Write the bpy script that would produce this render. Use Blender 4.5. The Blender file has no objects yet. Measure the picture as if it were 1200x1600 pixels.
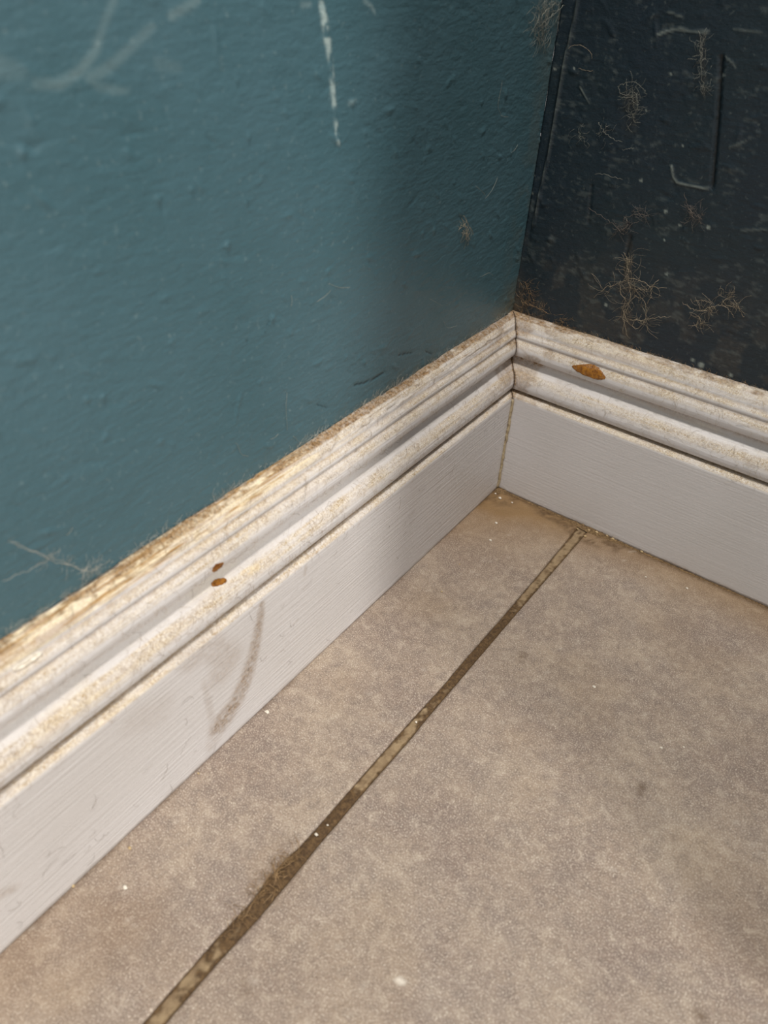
import bpy, math, random
import numpy as np
from mathutils import Matrix, Vector

rng = np.random.default_rng(7)
random.seed(7)
scene = bpy.context.scene
COL = scene.collection

# ------------------------------------------------------------------ camera
FPX = 1194.67
CAM = np.array([0.19488274, -0.42613788, 0.31162087])
ROT = np.array([[0.81123197, 0.5827531, 0.0479741],
                [0.38907496, -0.47672682, -0.78825898],
                [-0.43648983, 0.6581264, -0.61347068]])   # rows: right, down, forward
cd = bpy.data.cameras.new('camera')
cam = bpy.data.objects.new('camera', cd)
COL.objects.link(cam)
cd.sensor_fit = 'VERTICAL'
cd.sensor_height = 34.6
cd.lens = FPX / 1600 * 34.6
cd.clip_start = 0.01
M = Matrix.Identity(4)
for i in range(3):
    M[i][0], M[i][1], M[i][2], M[i][3] = ROT[0][i], -ROT[1][i], -ROT[2][i], CAM[i]
cam.matrix_world = M
cd.dof.use_dof = True
cd.dof.focus_distance = 0.445
cd.dof.aperture_fstop = 10.0
scene.camera = cam

# ------------------------------------------------------------------ light
scene.view_settings.view_transform = 'Standard'
scene.view_settings.look = 'None'
scene.view_settings.gamma = 1.0
scene.view_settings.exposure = 0.29
scene.view_settings.use_curve_mapping = False
w = bpy.data.worlds.new('world')
scene.world = w
w.use_nodes = True
w.node_tree.nodes['Background'].inputs[0].default_value = (1.0, 0.98, 0.96, 1)
w.node_tree.nodes['Background'].inputs[1].default_value = 0.42


def lamp(name, loc, power, radius, col):
    l = bpy.data.lights.new(name, 'POINT')
    l.energy = power
    l.shadow_soft_size = radius
    l.color = col
    o = bpy.data.objects.new(name, l)
    o.location = loc
    COL.objects.link(o)
    return o


lamp('wall_lamp', (2.3, -0.636, 1.35), 120, 0.16, (1.0, 0.95, 0.88))
lamp('ceiling_lamp', (0.5, -0.62, 2.35), 128, 0.12, (1.0, 0.94, 0.87))

# ------------------------------------------------------------------ geometry helpers
A = math.radians(-0.98)                       # the corner is a degree off square
BEV = (1 - math.sin(A)) / math.cos(A)         # mitre: start of a board at offset o


class Surf:
    def __init__(s, e, n, o=(0, 0, 0)):
        s.o = np.array(o, float)
        s.e = np.array(e, float)
        s.n = np.array(n, float)
        s.z = np.array([0, 0, 1.0])

    def P(s, a, o, z):
        a, o, z = np.broadcast_arrays(np.asarray(a, float), np.asarray(o, float), np.asarray(z, float))
        return s.o + a[..., None] * s.e + o[..., None] * s.n + z[..., None] * s.z


LEFT = Surf((0, -1, 0), (1, 0, 0))
RIGHT = Surf((math.cos(A), math.sin(A), 0), (math.sin(A), -math.cos(A), 0))


def ray(px):
    return ROT.T @ np.array([(px[0] - 600) / FPX, (px[1] - 800) / FPX, 1.0])


def on_wall(px, S):
    r = ray(px)
    t = -(CAM @ S.n) / (r @ S.n)
    p = CAM + t * r
    return np.array([p @ S.e, p[2]])


def on_floor(px):
    r = ray(px)
    p = CAM - CAM[2] / r[2] * r
    return p[:2]


def srgb(h):
    v = [int(h[i:i + 2], 16) / 255 for i in (0, 2, 4)]
    return tuple(x / 12.92 if x <= .04045 else ((x + .055) / 1.055) ** 2.4 for x in v) + (1,)


TAB = rng.random((256, 256))


def vnoise(x, y, seed=0):
    x = np.asarray(x, float) + seed * 17.31
    y = np.asarray(y, float) + seed * 9.77
    xi, yi = np.floor(x).astype(int), np.floor(y).astype(int)
    fx, fy = x - xi, y - yi
    fx = fx * fx * (3 - 2 * fx)
    fy = fy * fy * (3 - 2 * fy)
    g = lambda i, j: TAB[(xi + i) & 255, (yi + j) & 255]
    return (g(0, 0) * (1 - fx) + g(1, 0) * fx) * (1 - fy) + (g(0, 1) * (1 - fx) + g(1, 1) * fx) * fy


def fbm(x, y, n=4, seed=0):
    v, a, t = 0, 1.0, 0
    for k in range(n):
        v = v + a * vnoise(x * 2 ** k, y * 2 ** k, seed + k * 3)
        t += a
        a *= .5
    return v / t


def sstep(a, b, x):
    t = np.clip((x - a) / (b - a), 0, 1)
    return t * t * (3 - 2 * t)


def seg_dist(X, Y, pts):
    """distance to a polyline and the fraction along it"""
    best = np.full(X.shape, 1e9)
    frac = np.zeros(X.shape)
    n = len(pts) - 1
    for i in range(n):
        ax, ay = pts[i]
        bx, by = pts[i + 1]
        dx, dy = bx - ax, by - ay
        t = np.clip(((X - ax) * dx + (Y - ay) * dy) / (dx * dx + dy * dy + 1e-12), 0, 1)
        d = np.hypot(X - ax - t * dx, Y - ay - t * dy)
        m = d < best
        best = np.where(m, d, best)
        frac = np.where(m, (i + t) / n, frac)
    return best, frac


def new_obj(name, mesh, mat=None, parent=None):
    o = bpy.data.objects.new(name, mesh)
    COL.objects.link(o)
    if mat and not mesh.materials:
        mesh.materials.append(mat)
    if parent:
        o.parent = parent
    return o


def tag(o, label=None, cat=None, group=None, kind=None):
    if label: o['label'] = label
    if cat: o['category'] = cat
    if group: o['group'] = group
    if kind: o['kind'] = kind
    return o


def mesh_from(name, V, F, attrs=None, smooth=True):
    me = bpy.data.meshes.new(name)
    V = np.asarray(V, np.float32)
    me.vertices.add(len(V))
    me.vertices.foreach_set('co', V.ravel())
    if isinstance(F, np.ndarray):
        k = F.shape[1]
        me.loops.add(F.size)
        me.loops.foreach_set('vertex_index', F.ravel().astype(np.int32))
        me.polygons.add(len(F))
        me.polygons.foreach_set('loop_start', np.arange(0, F.size, k, dtype=np.int32))
        me.polygons.foreach_set('loop_total', np.full(len(F), k, np.int32))
    else:
        me.clear_geometry()
        me.from_pydata([tuple(map(float, v)) for v in V], [], F)
    if smooth:
        me.polygons.foreach_set('use_smooth', np.ones(len(me.polygons), bool))
    if attrs:
        for n, v in attrs.items():
            a = me.attributes.new(n, 'FLOAT', 'POINT')
            a.data.foreach_set('value', np.asarray(v, np.float32).ravel())
    me.update(calc_edges=True)
    me.validate()
    return me


def grid_faces(nu, nv, flip=False, base=0):
    i = np.arange(nu - 1)[:, None] * nv + np.arange(nv - 1)[None, :]
    q = np.stack([i, i + nv, i + nv + 1, i + 1], -1).reshape(-1, 4) + base
    return q[:, ::-1] if flip else q


def slab(front, back, flip=False):
    """closed slab from two (nu,nv,3) grids: the detailed front and an offset back (corners only)"""
    nu, nv = front.shape[:2]
    V = [front.reshape(-1, 3)]
    F = [grid_faces(nu, nv, flip)]
    idx = np.arange(nu * nv).reshape(nu, nv)
    loop = np.concatenate([idx[:, 0], idx[-1, 1:], idx[-2::-1, -1], idx[0, -2:0:-1]])
    V.append(back.reshape(-1, 3)[loop])
    b0 = nu * nv
    n = len(loop)
    k = np.arange(n)
    ring = np.stack([loop, loop[(k + 1) % n], b0 + (k + 1) % n, b0 + k], -1)
    F.append(ring[:, ::-1] if not flip else ring)
    V = np.concatenate(V)
    F = [tuple(f) for f in np.concatenate(F)]
    cap = tuple((b0 + k).tolist())
    F.append(cap if not flip else cap[::-1])
    return V, F, b0


# ------------------------------------------------------------------ node helper
class NT:
    def __init__(s, name, rough=.5):
        s.m = bpy.data.materials.new(name)
        s.m.use_nodes = True
        s.t = s.m.node_tree
        s.b = s.t.nodes['Principled BSDF']
        s.b.inputs['Roughness'].default_value = rough
        s.co = s.n('ShaderNodeTexCoord').outputs['Object']

    def n(s, k, **kw):
        nd = s.t.nodes.new(k)
        for a, v in kw.items(): setattr(nd, a, v)
        return nd

    def l(s, a, b): s.t.links.new(a, b)

    def setv(s, sock, v):
        if hasattr(v, 'links') or isinstance(v, bpy.types.NodeSocket): s.l(v, sock)
        else: sock.default_value = v

    def attr(s, name): return s.n('ShaderNodeAttribute', attribute_name=name).outputs['Fac']

    def noise(s, scale, detail=4, rough=.55, stretch=None, dist=0.0, off=None):
        v = s.co
        if stretch or off:
            mp = s.n('ShaderNodeMapping')
            s.l(v, mp.inputs['Vector'])
            if stretch: mp.inputs['Scale'].default_value = stretch
            if off: mp.inputs['Location'].default_value = off
            v = mp.outputs[0]
        nd = s.n('ShaderNodeTexNoise')
        s.l(v, nd.inputs['Vector'])
        nd.inputs['Scale'].default_value = scale
        nd.inputs['Detail'].default_value = detail
        nd.inputs['Roughness'].default_value = rough
        nd.inputs['Distortion'].default_value = dist
        return nd.outputs['Fac']

    def ramp(s, v, stops):
        r = s.n('ShaderNodeValToRGB')
        el = r.color_ramp.elements
        while len(el) < len(stops): el.new(0.5)
        for e, (p, c) in zip(el, stops):
            e.position = p
            e.color = c if isinstance(c, tuple) else (c, c, c, 1)
        s.l(v, r.inputs[0])
        return r.outputs[0]

    def math(s, op, a, b=0.0, clamp=False):
        nd = s.n('ShaderNodeMath', operation=op, use_clamp=clamp)
        s.setv(nd.inputs[0], a)
        s.setv(nd.inputs[1], b)
        return nd.outputs[0]

    def mix(s, f, a, b, blend='MIX'):
        nd = s.n('ShaderNodeMix', data_type='RGBA', blend_type=blend)
        s.setv(nd.inputs[0], f)
        s.setv(nd.inputs[6], a)
        s.setv(nd.inputs[7], b)
        return nd.outputs[2]

    def bump(s, h, strength, dist, prev=None):
        nd = s.n('ShaderNodeBump')
        nd.inputs['Strength'].default_value = strength
        nd.inputs['Distance'].default_value = dist
        s.l(h, nd.inputs['Height'])
        if prev: s.l(prev, nd.inputs['Normal'])
        return nd.outputs[0]

    def done(s, color=None, normal=None, rough=None):
        if color is not None: s.setv(s.b.inputs['Base Color'], color)
        if normal is not None: s.l(normal, s.b.inputs['Normal'])
        if rough is not None: s.setv(s.b.inputs['Roughness'], rough)
        return s.m


def wall_material(name, base, alt, pale, dust, rough, streak):
    t = NT(name, rough)
    v = t.noise(14, 3)
    c = t.mix(t.ramp(v, [(.35, 0.0), (.68, 1.0)]), srgb(base), srgb(alt))
    f = t.noise(420, 3, .6)
    c = t.mix(t.math('MULTIPLY', t.ramp(f, [(.62, 0.0), (.78, 1.0)]), .22), c, srgb(pale))
    c = t.mix(t.math('MULTIPLY', t.attr('dust'), t.ramp(t.noise(330, 4, .7), [(.3, .35), (.7, 1.0)]), True), c, srgb(dust))
    c = t.mix(t.attr('scuff'), c, srgb(pale))
    c = t.mix(t.attr('crack'), c, srgb('0a1012'))
    n = t.bump(t.noise(260, 4, .6, stretch=streak), .42, .0012)
    n = t.bump(t.noise(700, 2, .5), .35, .0004, n)
    return t.done(c, n)


M_WALL_L = wall_material('teal_wall_paint', '4c6c77', '44656f', 'a9bcbb', '6f6a58', .4, (1, .45, 1.3))
M_WALL_R = wall_material('dark_navy_wall_paint', '172733', '182a32', '8c9690', '5d5141', .5, (.5, 1, 1.2))


def board_material(stretch, amt):
    t = NT('white_gloss_board_paint', .38)
    along = (1, 1, 1)
    base = t.mix(t.ramp(t.noise(9, 3), [(.35, 0.0), (.7, 1.0)]), srgb('dcdadb'), srgb('d2cfce'))
    # dust: a felt of tan and cream fibres
    fib = t.noise(900, 3, .75, dist=1.5)
    felt = t.mix(t.ramp(fib, [(.42, 0.0), (.60, 1.0)]), srgb('a98f66'), srgb('e6dcc8'))
    big = t.noise(70, 4, .65)
    d = t.math('MULTIPLY', t.attr('dust'), t.ramp(big, [(.25, .45), (.65, 1.15)]), True)
    d = t.math('MULTIPLY', d, t.ramp(t.attr('fib'), [(.3, .55), (.6, 1.0)]), True)
    d = t.math('MULTIPLY', d, t.ramp(t.noise(1300, 2, .7), [(.25, .3), (.6, 1.0)]), True)
    c = t.mix(d, base, felt)
    wood = t.mix(t.ramp(t.attr('fib'), [(.36, 0.0), (.56, 1.0)]), srgb('ad8a58'), srgb('eaddc0'))
    wood = t.mix(t.ramp(t.noise(900, 3, .75), [(.3, .5), (.5, 0.0)]), wood, srgb('a9793f'))
    c = t.mix(t.attr('wood'), c, wood)
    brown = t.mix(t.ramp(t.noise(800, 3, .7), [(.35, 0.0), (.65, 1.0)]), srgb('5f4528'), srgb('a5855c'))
    c = t.mix(t.math('MULTIPLY', t.attr('grime'), t.ramp(t.noise(500, 4, .75), [(.3, .3), (.6, 1.0)]), True), c, brown)  # besides dirt, this mask carries the shade painted into the grooves
    n = t.bump(t.noise(750, 3, .6, stretch=stretch), amt, .0006)
    n = t.bump(t.noise(600, 3, .6), .25, .0004, n)
    r = t.math('ADD', .36, t.math('MULTIPLY', t.attr('dust'), .5), True)
    return t.done(c, n, r)


M_BOARD_L = board_material((1, .02, 1), .8)
M_BOARD_R = board_material((.02, 1, 1), .3)


def tile_material():
    t = NT('beige_stone_tile_glaze', .5)
    v1 = t.noise(18, 5, .6)
    c = t.mix(t.ramp(v1, [(.32, 0.0), (.68, 1.0)]), srgb('87756a'), srgb('ac9b89'))
    v2 = t.noise(60, 5, .65, off=(3, 1, 0))
    c = t.mix(t.math('MULTIPLY', t.ramp(v2, [(.42, 0.0), (.66, 1.0)]), .55), c, srgb('7b6e68'))
    vm = t.noise(190, 6, .72, off=(1, 4, 2), dist=.6)
    c = t.mix(t.math('MULTIPLY', t.ramp(vm, [(.34, 1.0), (.50, 0.0)]), .6), c, srgb('756860'))
    c = t.mix(t.math('MULTIPLY', t.ramp(vm, [(.52, 0.0), (.68, 1.0)]), .65), c, srgb('bfb1a0'))
    v3 = t.noise(1500, 3, .75)
    c = t.mix(t.math('MULTIPLY', t.ramp(v3, [(.34, 1.0), (.52, 0.0)]), .75), c, srgb('6c6055'))
    v4 = t.noise(1500, 2, .7, off=(5, 5, 5))
    c = t.mix(t.math('MULTIPLY', t.ramp(v4, [(.52, 0.0), (.68, 1.0)]), .75), c, srgb('ddd2c3'))
    c = t.mix(t.math('MULTIPLY', t.attr('dust'), .85), c, srgb('87693f'))
    g = t.math('MULTIPLY', t.attr('grime'), t.ramp(t.noise(420, 4, .75), [(.3, .35), (.6, 1.0)]), True)
    c = t.mix(g, c, srgb('58432c'))
    c = t.mix(t.attr('scuff'), c, srgb('ddd5c8'))
    n = t.bump(t.noise(500, 4, .65), .5, .0007)
    n = t.bump(t.noise(60, 4, .6), .25, .002, n)
    return t.done(c, n, t.ramp(v2, [(.3, .42), (.7, .58)]))


M_TILE = tile_material()


def grout_material():
    t = NT('tan_grout', .85)
    c = t.mix(t.ramp(t.noise(160, 5, .65), [(.35, 0.0), (.65, 1.0)]), srgb('7f6a50'), srgb('9f8a6b'))
    dk = t.mix(t.ramp(t.noise(700, 4, .75), [(.4, 0.0), (.68, 1.0)]), srgb('46331e'), srgb('715838'))
    c = t.mix(t.attr('grime'), c, dk)
    n = t.bump(t.noise(500, 4, .7), .8, .001)
    return t.done(c, n)


M_GROUT = grout_material()


def plain(name, a, b, scale=400, rough=.7, bump=.3):
    t = NT(name, rough)
    v = t.noise(scale, 4, .65)
    c = t.mix(t.ramp(v, [(.35, 0.0), (.65, 1.0)]), srgb(a), srgb(b))
    return t.done(c, t.bump(v, bump, .0006))


M_HAIR_PALE = plain('pale_hair', 'a09078', 'c2b49a', 300, .45)
M_HAIR_WHITE = plain('white_dust_hair', 'b5b3a8', 'd8d3c6', 300, .6)
M_HAIR_GREY = plain('grey_dust_hair', '7f827a', 'a3a498', 300, .6)
M_HAIR_TAN = plain('tan_hair', '7a5f3f', 'b3946a', 300, .45)
M_HAIR_ROSE = plain('dusty_rose_hair', '6b6159', '8a8077', 300, .6)
M_HAIR_DARK = plain('dark_hair', '4a3a2c', '75604a', 300, .5)
M_CRUMB = plain('white_crumb', 'd8cfbf', 'f1ebdf', 700, .7)
M_CRUMB_TAN = plain('tan_crumb', 'a88e64', 'd6c197', 700, .7)
M_WOOD = plain('bare_varnished_wood', '6e3f0c', 'a8701f', 500, .4, .5)
M_DIRT = plain('brown_dirt', '4b3822', '8d7350', 900, .9, .8)
M_CAULK = plain('yellowed_caulk', '9c8a6c', 'c6b898', 400, .6, .4)

# ------------------------------------------------------------------ walls


def axis(parts):
    out = [np.linspace(a, b, max(2, int(round(abs(b - a) / st)) + 1))[:-1] for a, b, st in parts]
    out.append(np.array([parts[-1][1]]))
    return np.concatenate(out)


def strokes(S, U, Z, lst):
    """lst: (points px, width m start, width m end, strength)"""
    m = np.zeros(U.shape)
    for pts, w0, w1, k in lst:
        q = [on_wall(p, S) for p in pts]
        d, f = seg_dist(U, Z, q)
        wd = w0 + (w1 - w0) * f
        m = np.maximum(m, k * (1 - sstep(.35, 1.0, d / wd)))
    return m


def random_bumps(U, Z, n, u1, z0, z1, amp, seed, slope):
    r = np.random.default_rng(seed)
    h = np.zeros(U.shape)
    for _ in range(n):
        cu, cz = r.uniform(0, u1), r.uniform(z0, z1)
        L, W = r.uniform(.0008, .004), r.uniform(.0005, .0011)
        a = slope + r.normal(0, .5)
        iu = np.searchsorted(U[:, 0], [cu - .008, cu + .008])
        iz = np.searchsorted(Z[0], [cz - .008, cz + .008])
        sl = (slice(*iu), slice(*iz))
        du, dz = U[sl] - cu, Z[sl] - cz
        p, q = du * math.cos(a) + dz * math.sin(a), -du * math.sin(a) + dz * math.cos(a)
        h[sl] += amp * r.uniform(-.6, 1) * np.exp(-(p / L) ** 2 - (q / W) ** 2)
    return h


def make_wall(name, S, u_axis, z_axis, mat, disp, attrs, flip, thick=.08):
    U, Z = np.meshgrid(u_axis, z_axis, indexing='ij')
    D = disp(U, Z)
    front = S.P(U, D, Z)
    back = S.P(U, np.full(U.shape, -thick), Z)
    V, F, nb = slab(front, back, flip)
    at = attrs(U, Z)
    full = {k: np.concatenate([v.ravel(), np.zeros(len(V) - nb)]) for k, v in at.items()}
    me = mesh_from(name, V, F, full)
    o = new_obj(name, me, mat)
    o['kind'] = 'structure'
    return o


ZA = axis([(-.008, .112, .03), (.112, .325, .0009), (.325, .45, .02), (.45, 2.4, .4)])


def left_disp(U, Z):
    h = .0003 * (fbm(U * 90, Z * 110, 4, 1) - .5) + .0009 * (fbm(U * 14, Z * 16, 3, 2) - .5)
    h += random_bumps(U, Z, 520, .36, .115, .32, .00065, 11, .5)
    sp = [((385, 315), 2.4), ((368, 124), 2.0), ((33, 238), 3), ((425, 495), 3), ((355, 385), 3), ((160, 620), 3),
          ((135, 623), 2.5), ((246, 310), 2.5), ((386, 213), 2.5), ((550, 160), 3), ((298, 295), 2.5), ((568, 565), 3)]
    for p, r in sp:
        q = on_wall(p, LEFT)
        h += .0009 * np.exp(-((U - q[0]) ** 2 + (Z - q[1]) ** 2) / (r * .0003) ** 2)
    r = strokes(LEFT, U, Z, [([(428, 493), (410, 522)], .0008, .0006, 1), ([(375, 616), (366, 662)], .0008, .0006, 1),
                             ([(170, 670), (162, 685)], .001, .0008, 1), ([(345, 388), (357, 378)], .001, .0008, 1),
                             ([(92, 545), (78, 556)], .001, .001, 1), ([(20, 565), (52, 560)], .0012, .001, 1),
                             ([(505, 20), (515, 90), (528, 225)], .0022, .0008, .8)])
    h += .0007 * r * fbm(U * 300, Z * 300, 2, 4)
    c = strokes(LEFT, U, Z, CRACKS_L)
    return h - .0006 * c + .0004


CRACKS_L = [([(552, 601), (570, 597), (584, 590), (598, 582)], .0006, .0005, 1),
            ([(622, 555), (632, 552), (642, 551)], .0005, .0004, .9), ([(664, 548), (672, 552), (680, 546)], .0005, .0004, .9),
            ([(495, 632), (510, 636)], .0005, .0004, .7), ([(386, 530), (384, 535)], .0008, .0006, .7),
            ([(420, 500), (412, 520)], .0004, .0003, .5), ([(384, 312), (387, 318)], .0006, .0004, .6)]


def left_attr(U, Z):
    nz = fbm(U * 420, Z * 420, 3, 5)
    nl = fbm(U * 120, Z * 120, 3, 6)
    sc = strokes(LEFT, U, Z, [([(502, 8), (506, 30), (511, 60)], .0018, .0030, .95), ([(511, 60), (517, 110), (521, 160), (526, 215), (529, 228)], .0022, .0010, .75)])
    sc = sc * sstep(.36, .62, nz)
    sf = strokes(LEFT, U, Z, [([(176, 0), (160, 38), (148, 78), (122, 112), (92, 132), (55, 130)], .0016, .002, .42),
                              ([(305, 0), (265, 25)], .0018, .0018, .45), ([(236, 42), (205, 72), (168, 105), (138, 122)], .0018, .0022, .35),
                              ([(150, 136), (196, 142)], .0016, .0014, .35), ([(0, 105), (30, 112)], .004, .003, .2),
                              ([(248, 100), (278, 106)], .003, .002, .18), ([(568, 0), (580, 10), (586, 20)], .0012, .0008, .6),
                              ([(472, 8), (484, 6)], .0016, .0012, .4), ([(545, 162), (556, 156)], .0014, .001, .5),
                              ([(172, 140), (186, 141)], .0018, .0014, .4)])
    sf = .48 * sf * (.25 + 1.0 * nl)
    specks = sstep(.86, .93, vnoise(U * 330, Z * 330, 8)) * .35 * sstep(.5, .75, fbm(U * 22, Z * 22, 2, 9))
    q = on_wall((806, 480), LEFT)
    d = np.hypot((U - q[0]) * .8, (Z - q[1]) * 1.2)
    dust = .85 * (1 - sstep(.0, .035, d)) + .35 * (1 - sstep(.0, .012, Z - .12)) * sstep(.4, .65, nl) * (1 - sstep(.10, .28, U))
    dust += .28 * (1 - sstep(.004, .03, U)) * sstep(.4, .62, nl)
    return {'scuff': np.clip(sc + sf, 0, 1), 'dust': np.clip(dust, 0, 1), 'crack': .65 * strokes(LEFT, U, Z, CRACKS_L)}


UL = axis([(0, .37, .0009), (.37, .6, .02), (.6, 1.6, .25)])
make_wall('wall_left', LEFT, UL, ZA, M_WALL_L, left_disp, left_attr, False)

RIDGE = [(902, 0), (897, 30), (890, 62), (884, 85), (876, 130), (868, 178), (862, 215), (855, 250), (847, 285), (840, 318), (833, 352)]


def right_disp(U, Z):
    h = .0004 * (fbm(U * 110, Z * 90, 4, 21) - .5) + .001 * (fbm(U * 16, Z * 14, 3, 22) - .5)
    h += random_bumps(U, Z, 260, .16, .115, .32, .0006, 12, -.4)
    q = [on_wall(p, RIGHT) for p in RIDGE]
    d, f = seg_dist(U, Z, q)
    zz = np.array([p[1] for p in q])[::-1]
    uu = np.array([p[0] for p in q])[::-1]
    ur = np.interp(Z, zz, uu)
    h += .0011 * np.exp(-(d / .0007) ** 2)
    h -= .0014 * (1 - sstep(-.0008, .0002, U - ur)) * sstep(.14, .19, Z)
    r = strokes(RIGHT, U, Z, MARKS_R)
    h += .0006 * r
    g = strokes(RIGHT, U, Z, GROOVE_R)
    return h - .0011 * g + .0004


MARKS_R = [([(1049, 258), (1052, 276), (1058, 286), (1076, 290), (1106, 294)], .0008, .0007, .75),
           ([(1028, 54), (1046, 48), (1062, 45), (1080, 49), (1106, 50)], .0009, .0009, .55),
           ([(1044, 18), (1064, 26)], .0006, .0005, .5), ([(1148, 46), (1190, 52)], .0008, .0006, .3),
           ([(1134, 88), (1150, 104)], .0006, .0006, .4), ([(1140, 230), (1166, 220)], .0009, .0008, .3),
           ([(1160, 360), (1198, 358)], .001, .0007, .3), ([(908, 136), (922, 160)], .0004, .0004, .7)]
GROOVE_R = [([(1128, 90), (1124, 150), (1120, 210), (1113, 292)], .0013, .0012, 1),
            ([(985, 370), (975, 420)], .0016, .001, .6), ([(925, 290), (920, 350)], .001, .0008, .5)]


def right_attr(U, Z):
    nl = fbm(U * 110, Z * 110, 4, 26)
    nz = fbm(U * 330, Z * 330, 3, 27)
    sc = strokes(RIGHT, U, Z, MARKS_R + [(RIDGE, .0007, .0005, .4)]) * (.4 + .7 * nz)
    sp = [((1002, 282), 1.3), ((1040, 330), 1.5), ((1062, 352), 1.2), ((1038, 375), 1.0), ((1042, 428), 1.3), ((1083, 562), 1.6),
          ((1096, 570), 2.6), ((1142, 586), 1.6), ((947, 476), 1.6), ((898, 106), .9), ((1131, 118), 1), ((1048, 116), 1.0),
          ((866, 108), 1.0), ((833, 274), 1), ((830, 302), 1.2), ((1010, 172), 1), ((1107, 355), 1.4), ((1067, 228), 1)]
    for p, r in sp:
        q = on_wall(p, RIGHT)
        sc = np.maximum(sc, .9 * (1 - sstep(.5, 1.2, np.hypot(U - q[0], Z - q[1]) / (r * .0007))))
    sc += .14 * sstep(.58, .74, fbm(U * 260, Z * 620, 3, 28)) * sstep(.45, .6, nl)
    dust = .25 * sstep(.48, .64, nl) * (1 - sstep(.13, .19, Z)) + .05 * (1 - sstep(.15, .21, Z))
    dust += .8 * (1 - sstep(0, .012, np.hypot(U, (Z - .12)))) + .4 * (1 - sstep(0, .012, U)) * (1 - sstep(.12, .155, Z))
    dust += .4 * strokes(RIGHT, U, Z, [([(984, 380), (980, 450), (978, 530)], .003, .004, 1), ([(985, 150), (985, 200)], .006, .006, .5),
                                       ([(1097, 60), (1101, 145)], .002, .002, .8), ([(1085, 335), (1090, 345)], .004, .004, .5)]) * nz
    return {'scuff': np.clip(sc, 0, 1), 'dust': np.clip(dust, 0, 1), 'crack': .7 * strokes(RIGHT, U, Z, GROOVE_R)}


PX, PY = .36, -.232
UR = axis([(0, .17, .0009), (.17, .30, .02), (.30, PX - .002, .03)])
make_wall('wall_right', RIGHT, UR, ZA, M_WALL_R, right_disp, right_attr, True)

# ------------------------------------------------------------------ baseboards: one moulded profile, mitred in the corner
KEY = [(18.8, 0.3), (18.8, 71.2), (18.6, 72.2), (18.0, 72.9), (17.2, 73.4), (15.4, 74.5), (13.0, 74.7), (12.4, 75.0), (12.9, 75.5), (15.0, 75.9),
       (16.5, 77.2), (17.2, 79.3), (17.3, 81.6), (16.6, 84.2), (15.2, 86.6), (13.8, 88.0), (12.2, 89.5), (10.8, 91.0), (9.6, 92.4),
       (9.0, 93.4), (8.7, 94.8), (9.0, 95.8), (10.4, 96.2), (12.0, 96.9), (12.8, 98.2), (13.2, 100.4), (12.9, 102.6), (12.0, 104.6), (10.8, 106.0),
       (9.9, 106.6), (9.8, 107.2), (10.3, 107.9), (10.4, 109.0), (9.9, 110.3), (9.0, 111.2), (8.2, 111.6), (7.9, 112.0), (7.7, 113.4),
       (6.9, 115.4), (5.6, 117.2), (4.3, 118.4), (3.4, 118.9), (2.2, 119.5), (0.6, 120.0)]
KEY = np.array(KEY) / 1000
arc = np.concatenate([[0], np.cumsum(np.hypot(*np.diff(KEY, axis=0).T))])
ARC = axis([(0, .068, .0015), (.068, arc[-1], .00042)])
PO = np.interp(ARC, arc, KEY[:, 0])
PZ = np.interp(ARC, arc, KEY[:, 1])
k3 = np.array([.25, .5, .25])
m = ARC > .069
for _ in range(2):
    po, pz = np.convolve(PO, k3, 'same'), np.convolve(PZ, k3, 'same')
    m[0] = m[-1] = False
    PO, PZ = np.where(m, po, PO), np.where(m, pz, PZ)
TO, TZ = np.gradient(PO), np.gradient(PZ)
nn = np.hypot(TO, TZ)
NO, NZ = TZ / nn, -TO / nn                       # outward normal in (o, z)
UPF = np.clip(NZ, 0, 1)


def board_pt(S, s, a, lift=0.0):
    o = np.interp(a, ARC, PO) + lift * np.interp(a, ARC, NO)
    z = np.interp(a, ARC, PZ) + lift * np.interp(a, ARC, NZ)
    return S.P(s, o, z)


def on_board(px, S):
    """where the ray through a pixel first meets the moulding: (s, arc)"""
    r = ray(px)
    o0, z0, ro, rz = CAM @ S.n, CAM[2], r @ S.n, r[2]
    best = None
    for i in range(len(ARC) - 1):
        ax, az = PO[i], PZ[i]
        bx, bz = PO[i + 1] - ax, PZ[i + 1] - az
        det = ro * (-bz) - rz * (-bx)
        if abs(det) < 1e-14: continue
        t = ((ax - o0) * (-bz) - (az - z0) * (-bx)) / det
        u = (ro * (az - z0) - rz * (ax - o0)) / det
        if t > 0 and -1e-6 <= u <= 1 + 1e-6 and (best is None or t < best[0]):
            best = (t, ARC[i] + u * (ARC[i + 1] - ARC[i]))
    if best is None: return None
    p = CAM + best[0] * r
    return np.array([p @ S.e, best[1]])


def bstroke(S, Sg, Ag, lst):
    mk = np.zeros(Sg.shape)
    for pts, w0, w1, k in lst:
        q = [on_board(p, S) for p in pts]
        if any(x is None for x in q): continue
        d, f = seg_dist(Sg, Ag, q)
        mk = np.maximum(mk, k * (1 - sstep(.3, 1.0, d / (w0 + (w1 - w0) * f))))
    return mk


a_of = lambda z: np.interp(z / 1000, PZ, ARC)     # monotone enough for masks


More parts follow.
